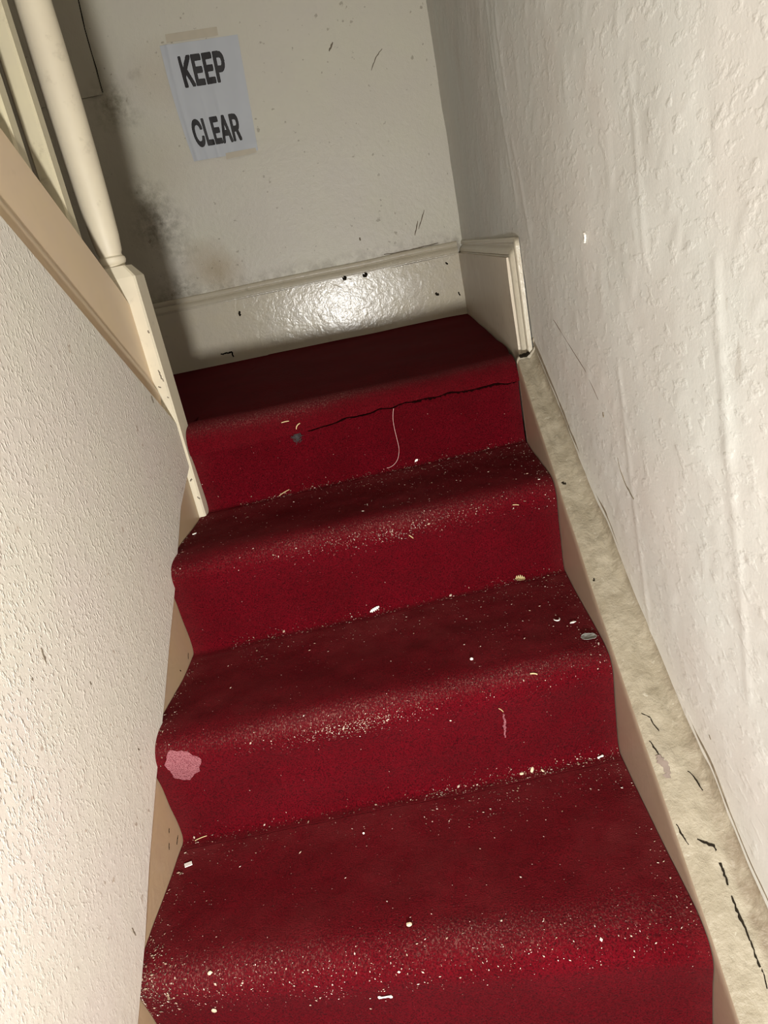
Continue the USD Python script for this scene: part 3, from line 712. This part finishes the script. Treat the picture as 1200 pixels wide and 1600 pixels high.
ribbon('gap', [(.7162, .626, .557, -.4, -.4, .8), (.738, .627, .560, -.2, -.4, .8)], .012, 'crack_dark', LED, .002, seed=6)

# ------------------------------------------------------------------ things lying on the carpet
def frame_at(k, t, r):
    p, n = on_carpet(k, np.array(t), np.array(float(r))); p2, _ = on_carpet(k, np.array(min(1, t + .01)), np.array(float(r)))
    x = p2 - p; x -= n * (x @ n); x /= np.linalg.norm(x); return p, x, np.cross(n, x), n
def place(local, fr, rot, up=0.0):
    p, x, y, n = fr; c, s = math.cos(rot), math.sin(rot); v = np.asarray(local, float)
    a, b = v[:, 0] * c - v[:, 1] * s, v[:, 0] * s + v[:, 1] * c
    return p + a[:, None] * x + b[:, None] * y + (v[:, 2] + up)[:, None] * n
def lump_mesh(a, b, c, seed):
    m_ = trimesh.creation.icosphere(2); v = m_.vertices; v = v * (.8 + .4 * meshkit.noise(v * 1.7 + seed * 3.1))[:, None]
    m_.vertices = v * np.array([a, b, c]) / 2; return m_
def fluff_mesh():
    """a tangle of fine curled fibres, matted in the middle"""
    rg = np.random.default_rng(3); out = []
    for _ in range(70):
        a0, r0 = rg.uniform(0, 6.28), .0075 * rg.uniform(0, 1) ** .7; t = np.linspace(0, 1, 9); bend = rg.uniform(-5, 5)
        ang = rg.uniform(0, 6.28) + bend * t; st_ = rg.uniform(.0008, .0016)
        xy = np.array([r0 * math.cos(a0), r0 * 1.15 * math.sin(a0)]) + np.cumsum(np.c_[np.cos(ang), np.sin(ang)] * st_, 0) * .8
        out.append(tube(np.c_[xy, .0006 + .0028 * rg.uniform(0, 1) * np.sin(np.pi * t)], rg.uniform(.0003, .0006), 4))
    core = trimesh.creation.icosphere(3); v = core.vertices; core.vertices = v * (.4 + .6 * meshkit.noise(v * 2.4 + 4))[:, None] * np.array([.0062, .0074, .0018]); out.append(core)
    return trimesh.util.concatenate(out)
def chip_mesh(a, b, t, seed, n=7):
    rg = np.random.default_rng(seed); th = np.linspace(0, 2 * np.pi, n, endpoint=False) + rg.uniform(-.25, .25, n)
    r = rg.uniform(.75, 1.1, n); m_ = trimesh.creation.extrude_polygon(Polygon(np.c_[a / 2 * r * np.cos(th), b / 2 * r * np.sin(th)]), t); return m_
def drop(name, label, cat, m_, mat, k, t, r, rot=0, up=0.0008, group=None, smooth=False):
    fr = frame_at(k, t, r); m2 = trimesh.Trimesh(place(m_.vertices, fr, rot, up), m_.faces, process=False)
    if m2.volume < 0: m2.invert()
    return obj(name, m2, mat, None, smooth=smooth, label=label, cat=cat, group=group)
def straw_mesh(L, r, bend, seed=0):
    t = np.linspace(-.5, .5, 9); return tube(np.c_[t * L, bend * (1 - 4 * t ** 2), 0 * t + r], r * (1 - .6 * np.abs(t) ** 2), 6)
def flake_mesh(a, b, curl, seed, teeth=0.0):
    """a thin curled flake, closed"""
    n, m = 17, 11; u, v = np.meshgrid(np.linspace(-1, 1, n), np.linspace(-1, 1, m), indexing='ij')
    w = np.sqrt(np.clip(1 - np.abs(u) ** 2.2, 0, 1)) * (1 + teeth * np.sin(u * 17 + seed))
    P_ = np.stack([u * a / 2, v * w * b / 2, curl * (u ** 2 * .6 + (v * w) ** 2) + .0015 * meshkit.noise(np.stack([u * 3, v * 3, u * 0 + seed], -1))], -1)
    N_ = grid_normals(P_ + 1e-9); N_[..., 2] = np.abs(N_[..., 2]) + .05; v_, f_, _, _ = slab(P_, N_ * 0 + np.array([0, 0, 1.0]), .0007); return trimesh.Trimesh(v_, f_, process=False)
q = chip_mesh(.0115, .0075, .0016, 4, 5); q = trimesh.creation.box([.0115, .007, .0016])
drop('paint_chip', 'white oblong paint chip near the left edge of the lowest tread', 'paint chip', q, 'white_chip', 3, .030, 137, .35, .0018)
c_ = np.c_[np.linspace(-.009, .009, 9), .003 * np.sin(np.linspace(-2.2, 2.2, 9)), np.full(9, .0012)]
drop('shaving', 'long white curled shaving on the bottom nosing, largest white scrap there', 'shaving', tube(c_, [.0009, .0020, .0013, .0011, .0012, .0012, .0014, .0021, .0010], 8), 'white_chip', 3, .45, 41, -.5, .0012, smooth=True)
drop('grey_flake', 'flat grey flake against the right string on the second tread', 'flake', flake_mesh(.025, .020, .002, 2), 'grey_flake', 4, .975, 90, -.15, .0018, smooth=40)
drop('leaf_scrap', 'dry yellowish leaf scrap at the back of the second tread', 'leaf', flake_mesh(.019, .013, .004, 7, .3), 'leaf_dry', 5, .878, 3, -.25, .0025, smooth=40)
drop('pellet', 'small round white pellet behind the second nosing towards the right', 'pellet', lump_mesh(.0058, .0052, .0045, 1), 'white_chip', 4, .711, 96, 0, .002, smooth=True)
drop('straw', 'pale straw lying along the right part of the second nosing', 'straw', straw_mesh(.011, .0013, .001), 'straw', 4, .834, 66, -.3, .0008, smooth=True)
drop('straw', 'thin straw pointing down the riser below the second nosing', 'straw', straw_mesh(.012, .0009, .0008), 'straw', 4, .752, 45, -1.0, .0008, smooth=True)
drop('pellet', 'cream pellet alone in the middle of the lowest tread', 'pellet', lump_mesh(.0075, .006, .005, 2), 'cream_chip', 3, .51, 80, 0, .0022, smooth=True)
drop('paint_chip', 'smooth white oval chip on the second tread close to the grey flake', 'paint chip', lump_mesh(.0115, .0055, .003, 3), 'white_chip', 4, .958, 107, .25, .0014, smooth=True)
cv_ = np.array([(-.0045, .004, .0012), (-.004, 0, .0012), (-.001, -.0035, .0012), (.002, -.0035, .0012), (.0045, 0, .0014), (.0050, .004, .002)])
drop('shaving', 'small white shaving bent like a V on the second tread', 'shaving', tube(cv_, [.0007, .0010, .0012, .0013, .0012, .0006], 7), 'white_chip', 4, .926, 111, 0, .0008, smooth=True)
drop('paint_chip', 'tiny white bone shaped chip at the right back of the lowest tread', 'paint chip', tube(np.array([(-.005, 0, .002), (-.0035, .0003, .002), (0, .0006, .002), (.0035, 0, .002), (.005, .0004, .002)]), [.0016, .0021, .0013, .0020, .0022], 8), 'white_chip', 4, .955, 3, .3, .001, smooth=True)
for i, (t, r, s) in enumerate([(.775, 4, .007), (.80, 5, .009), (.822, 3, .006)]):
    drop('crumb', ['yellowish brown crumb, left one of three at the back of the lowest tread', 'largest brown crumb, between two others at the back of the lowest tread', 'brown crumb, right one of three at the back of the lowest tread'][i], 'crumb', lump_mesh(s, s * .6, s * .5, 10 + i), 'cream_chip', 4, t, r, i, .0015, 'three brown crumbs at the back of the lowest tread', True)
drop('paint_chip', 'angular white chip near the left edge of the third tread', 'paint chip', chip_mesh(.0095, .0055, .002, 9, 6), 'white_chip', 5, .022, 120, .5, .0015)
drop('pellet', 'small pale pellet at the back of the lowest tread below the thin straws', 'pellet', lump_mesh(.0038, .0034, .003, 5), 'white_chip', 3, .416, 136, 0, .0014, smooth=True)
drop('straw', 'broken straw in the left back corner of the lowest tread', 'straw', straw_mesh(.020, .0009, .0006), 'straw', 4, .042, 4, .2, .0012, smooth=True)
drop('straw', 'short pale straw in the middle of the third nosing', 'straw', straw_mesh(.011, .0011, .0003), 'straw', 5, .617, 52, -.9, .0008, smooth=True)
drop('straw', 'pale straw on the third nosing near its right end', 'straw', straw_mesh(.012, .0010, .0006), 'straw', 5, .893, 59, -.25, .0012, smooth=True)
drop('straw', 'straw at the left back of the third tread beside the newel', 'straw', straw_mesh(.026, .0011, .0010), 'straw', 6, .235, 6, .35, .0012, smooth=True)
drop('straw', 'flat pale straw lying on the turned down landing carpet edge', 'straw', straw_mesh(.016, .0013, .0006), 'straw', 6, .292, 64, 0, .0052, smooth=True)
drop('straw', 'bent straw just above the grey fluff on the top riser', 'straw', straw_mesh(.015, .0014, .0025), 'straw', 6, .326, 58, .8, .0062, smooth=True)
drop('fluff', 'ball of grey fluff stuck to the top riser under the landing edge', 'fluff', fluff_mesh(), 'grey_fluff', 6, .315, 46, 0, .002, smooth=True)
drop('paint_chip', 'pointed white chip in the middle back of the third tread', 'paint chip', chip_mesh(.0095, .006, .002, 21, 5), 'white_chip', 6, .651, 8, .4, .0015)
drop('paper_scrap', 'torn white scrap at the middle back of the second tread', 'scrap', flake_mesh(.021, .006, .002, 5, .5), 'white_chip', 5, .485, 7, .35, .0018, smooth=40)
drop('pellet', 'pale pellet left of the others on the bottom nosing, upper one', 'pellet', lump_mesh(.0065, .005, .004, 14), 'cream_chip', 3, .141, 70, .3, .0018, smooth=True)
drop('pellet', 'yellowish pellet on the bottom riser near the left, lower one', 'pellet', lump_mesh(.007, .008, .004, 15), 'cream_chip', 3, .128, 41, .3, .0016, smooth=True)
hp = [(6, .613, 55), (6, .606, 45), (6, .604, 36), (6, .605, 28), (6, .606, 20), (6, .602, 15), (6, .594, 11), (6, .578, 8), (6, .557, 7)]
pts = []
for i, (k, t, r) in enumerate(hp):
    p, n = on_carpet(k, np.array(t), np.array(float(r))); pts.append(p + n * (.0045 if i < 2 else .0022))
hs = np.linspace(0, 1, len(pts)); hf = CubicSpline(hs, np.array(pts)); hq = hf(np.linspace(0, 1, 40))
obj('fibre', tube(hq, np.linspace(.00085, .0007, 40), 6), 'hair', None, smooth=True, label='long pale fibre hanging down the top riser', cat='fibre')
# pink patch: paint or bleach on the carpet's second nosing, at its left end
rg = np.random.default_rng(5); th = np.linspace(0, 2 * np.pi, 40, endpoint=False)
rim = 1 + .10 * np.sin(th * 3 + 1) + .06 * np.sin(th * 7) + rg.uniform(-.05, .05, 40)
rings = np.linspace(0, 1, 9)
V, Nn = [], []
for q in rings:
    pp, nn_ = on_carpet(4, .0635 + .036 * q * rim * np.cos(th) * (1 if q else 0), 55 + 14 * q * rim * np.sin(th)); V.append(pp + nn_ * (.0009 * (1 - q ** 4) + .0001)); Nn.append(nn_)
V, Nn = np.vstack(V), np.vstack(Nn); F = grid_faces(len(rings), 40)
F = np.vstack([F, [[i * 40 + 39, (i + 1) * 40, i * 40] for i in range(len(rings) - 1)], [[i * 40 + 39, (i + 1) * 40 + 39, (i + 1) * 40] for i in range(len(rings) - 1)]])
m_ = trimesh.Trimesh(V, F, process=False)
if (m_.face_normals * Nn[m_.faces[:, 0]]).sum(1).mean() < 0: m_.invert()
obj('pink_patch', m_, 'carpet_pink_stain', flight, normals=Nn, label='pale pink round stain on the second nosing')
ribbon('seam_gap', gp[16:], .0062, 'seam_dark', flight, .0030, seed=4, wob=.5, tip=.6)
ribbon('seam_gap', gp[:17], .0026, 'seam_dark', flight, .0030, seed=9, wob=.6, tip=.2)
# a pale smear on the riser under it
rows = []
for t, r in [(.756, 40), (.757, 36), (.754, 31), (.752, 26)]:
    p, n = on_carpet(4, np.array(t), np.array(float(r))); rows.append(tuple(p) + tuple(n))
ribbon('smear', rows, .0045, 'carpet_pink_stain', flight, .0006, seed=8, tip=.15)

# trodden-in grit: far too many and too small to count
def octa(n_, rg, k, t, r, size, flat, tone):
    """n_ little flattened grains as one soup"""
    p, nn_ = on_carpet(k, t, r); x = np.cross(nn_, rg.normal(size=(n_, 3))); x /= np.linalg.norm(x, axis=1, keepdims=True); y = np.cross(nn_, x)
    a = size * rg.uniform(.5, 1.0, n_); b = a * rg.uniform(.28, .8, n_); c = a * flat
    off = nn_ * (.0012 + c * .3)[:, None]; p = p + off
    V = np.stack([p + x * a[:, None], p + y * b[:, None], p - x * a[:, None], p - y * b[:, None], p + nn_ * c[:, None], p - nn_ * c[:, None]], 1).reshape(-1, 3)
    f0 = np.array([[0, 1, 4], [1, 2, 4], [2, 3, 4], [3, 0, 4], [1, 0, 5], [2, 1, 5], [3, 2, 5], [0, 3, 5]])
    F = (np.arange(n_)[:, None, None] * 6 + f0).reshape(-1, 3); return V, F, np.repeat(tone, 6)
rg = np.random.default_rng(11); VV, FF, TT, at = [], [], [], 0
def scatter(n_, k, tf, rf, size, tone=(.55, 1.0), flat=.4):
    global at
    t = np.clip(tf(n_), .004, .996); r = np.clip(rf(n_), 0, 145); sz = size * rg.lognormal(0, .45, n_)
    V, F, T = octa(n_, rg, k, t, r, sz, flat, rg.uniform(*tone, n_)); VV.append(V); FF.append(F + at); TT.append(T); at += len(V)
U_ = lambda a, b: (lambda n_: rg.uniform(a, b, n_)); G_ = lambda m, s: (lambda n_: rg.normal(m, s, n_))
scatter(480, 3, U_(0, 1), G_(60, 10), .00075, (.4, .92)); scatter(200, 3, G_(.12, .12), G_(58, 9), .0010); scatter(200, 3, G_(.42, .12), G_(56, 8), .0010); scatter(90, 3, U_(.6, 1), G_(58, 6), .0011)
scatter(420, 4, G_(.42, .10), G_(59, 5), .00085); scatter(220, 4, G_(.44, .05), G_(58, 3.5), .0010, (.35, .95)); scatter(260, 4, U_(.2, 1), G_(60, 6), .0008)
scatter(520, 5, G_(.55, .16), G_(60, 5), .00085); scatter(150, 5, U_(.5, 1), G_(60, 6), .0010)
scatter(330, 6, G_(.35, .13), G_(66, 4), .0009); 
for k, a, b, n_ in ((4, .55, 1, 420), (4, 0, .6, 160), (5, .1, 1, 380), (6, .1, 1, 420)):
    scatter(n_, k, U_(a, b), (lambda q: np.abs(rg.normal(0, 4, q))), .0010, (.2, 1)); scatter(n_ // 2, k - 1, U_(a, b), (lambda q: 146 - np.abs(rg.normal(0, 9, q))), .0011, (.3, 1))
for k in (3, 4, 5): 
    scatter(230, k, U_(0, 1), U_(70, 145), .00065); scatter(60, k, U_(0, 1), U_(70, 145), .0012, (.7, 1))
    scatter(110, k, (lambda q: np.abs(rg.normal(0, .025, q))), U_(60, 145), .0011, (.1, .95)); scatter(70, k, (lambda q: 1 - np.abs(rg.normal(0, .03, q))), U_(60, 145), .0010, (.3, 1))
scatter(140, 5, U_(.5, 1), U_(90, 145), .0012, (.5, 1)); scatter(90, 4, U_(.7, 1), U_(100, 145), .0012, (.6, 1))
for k in (4, 5, 6): scatter(35, k, U_(0, 1), U_(4, 50), .0009)
scatter(260, 3, (lambda q: np.abs(rg.normal(0, .05, q))), G_(70, 14), .0013, (.05, .7))
obj('carpet_debris', (np.vstack(VV), np.vstack(FF)), 'crumb_mix', None, label='pale grit and chips trodden into the nosings and corners of the red carpet', cat='debris', kind='stuff', primvars={'tone': np.concatenate(TT)})
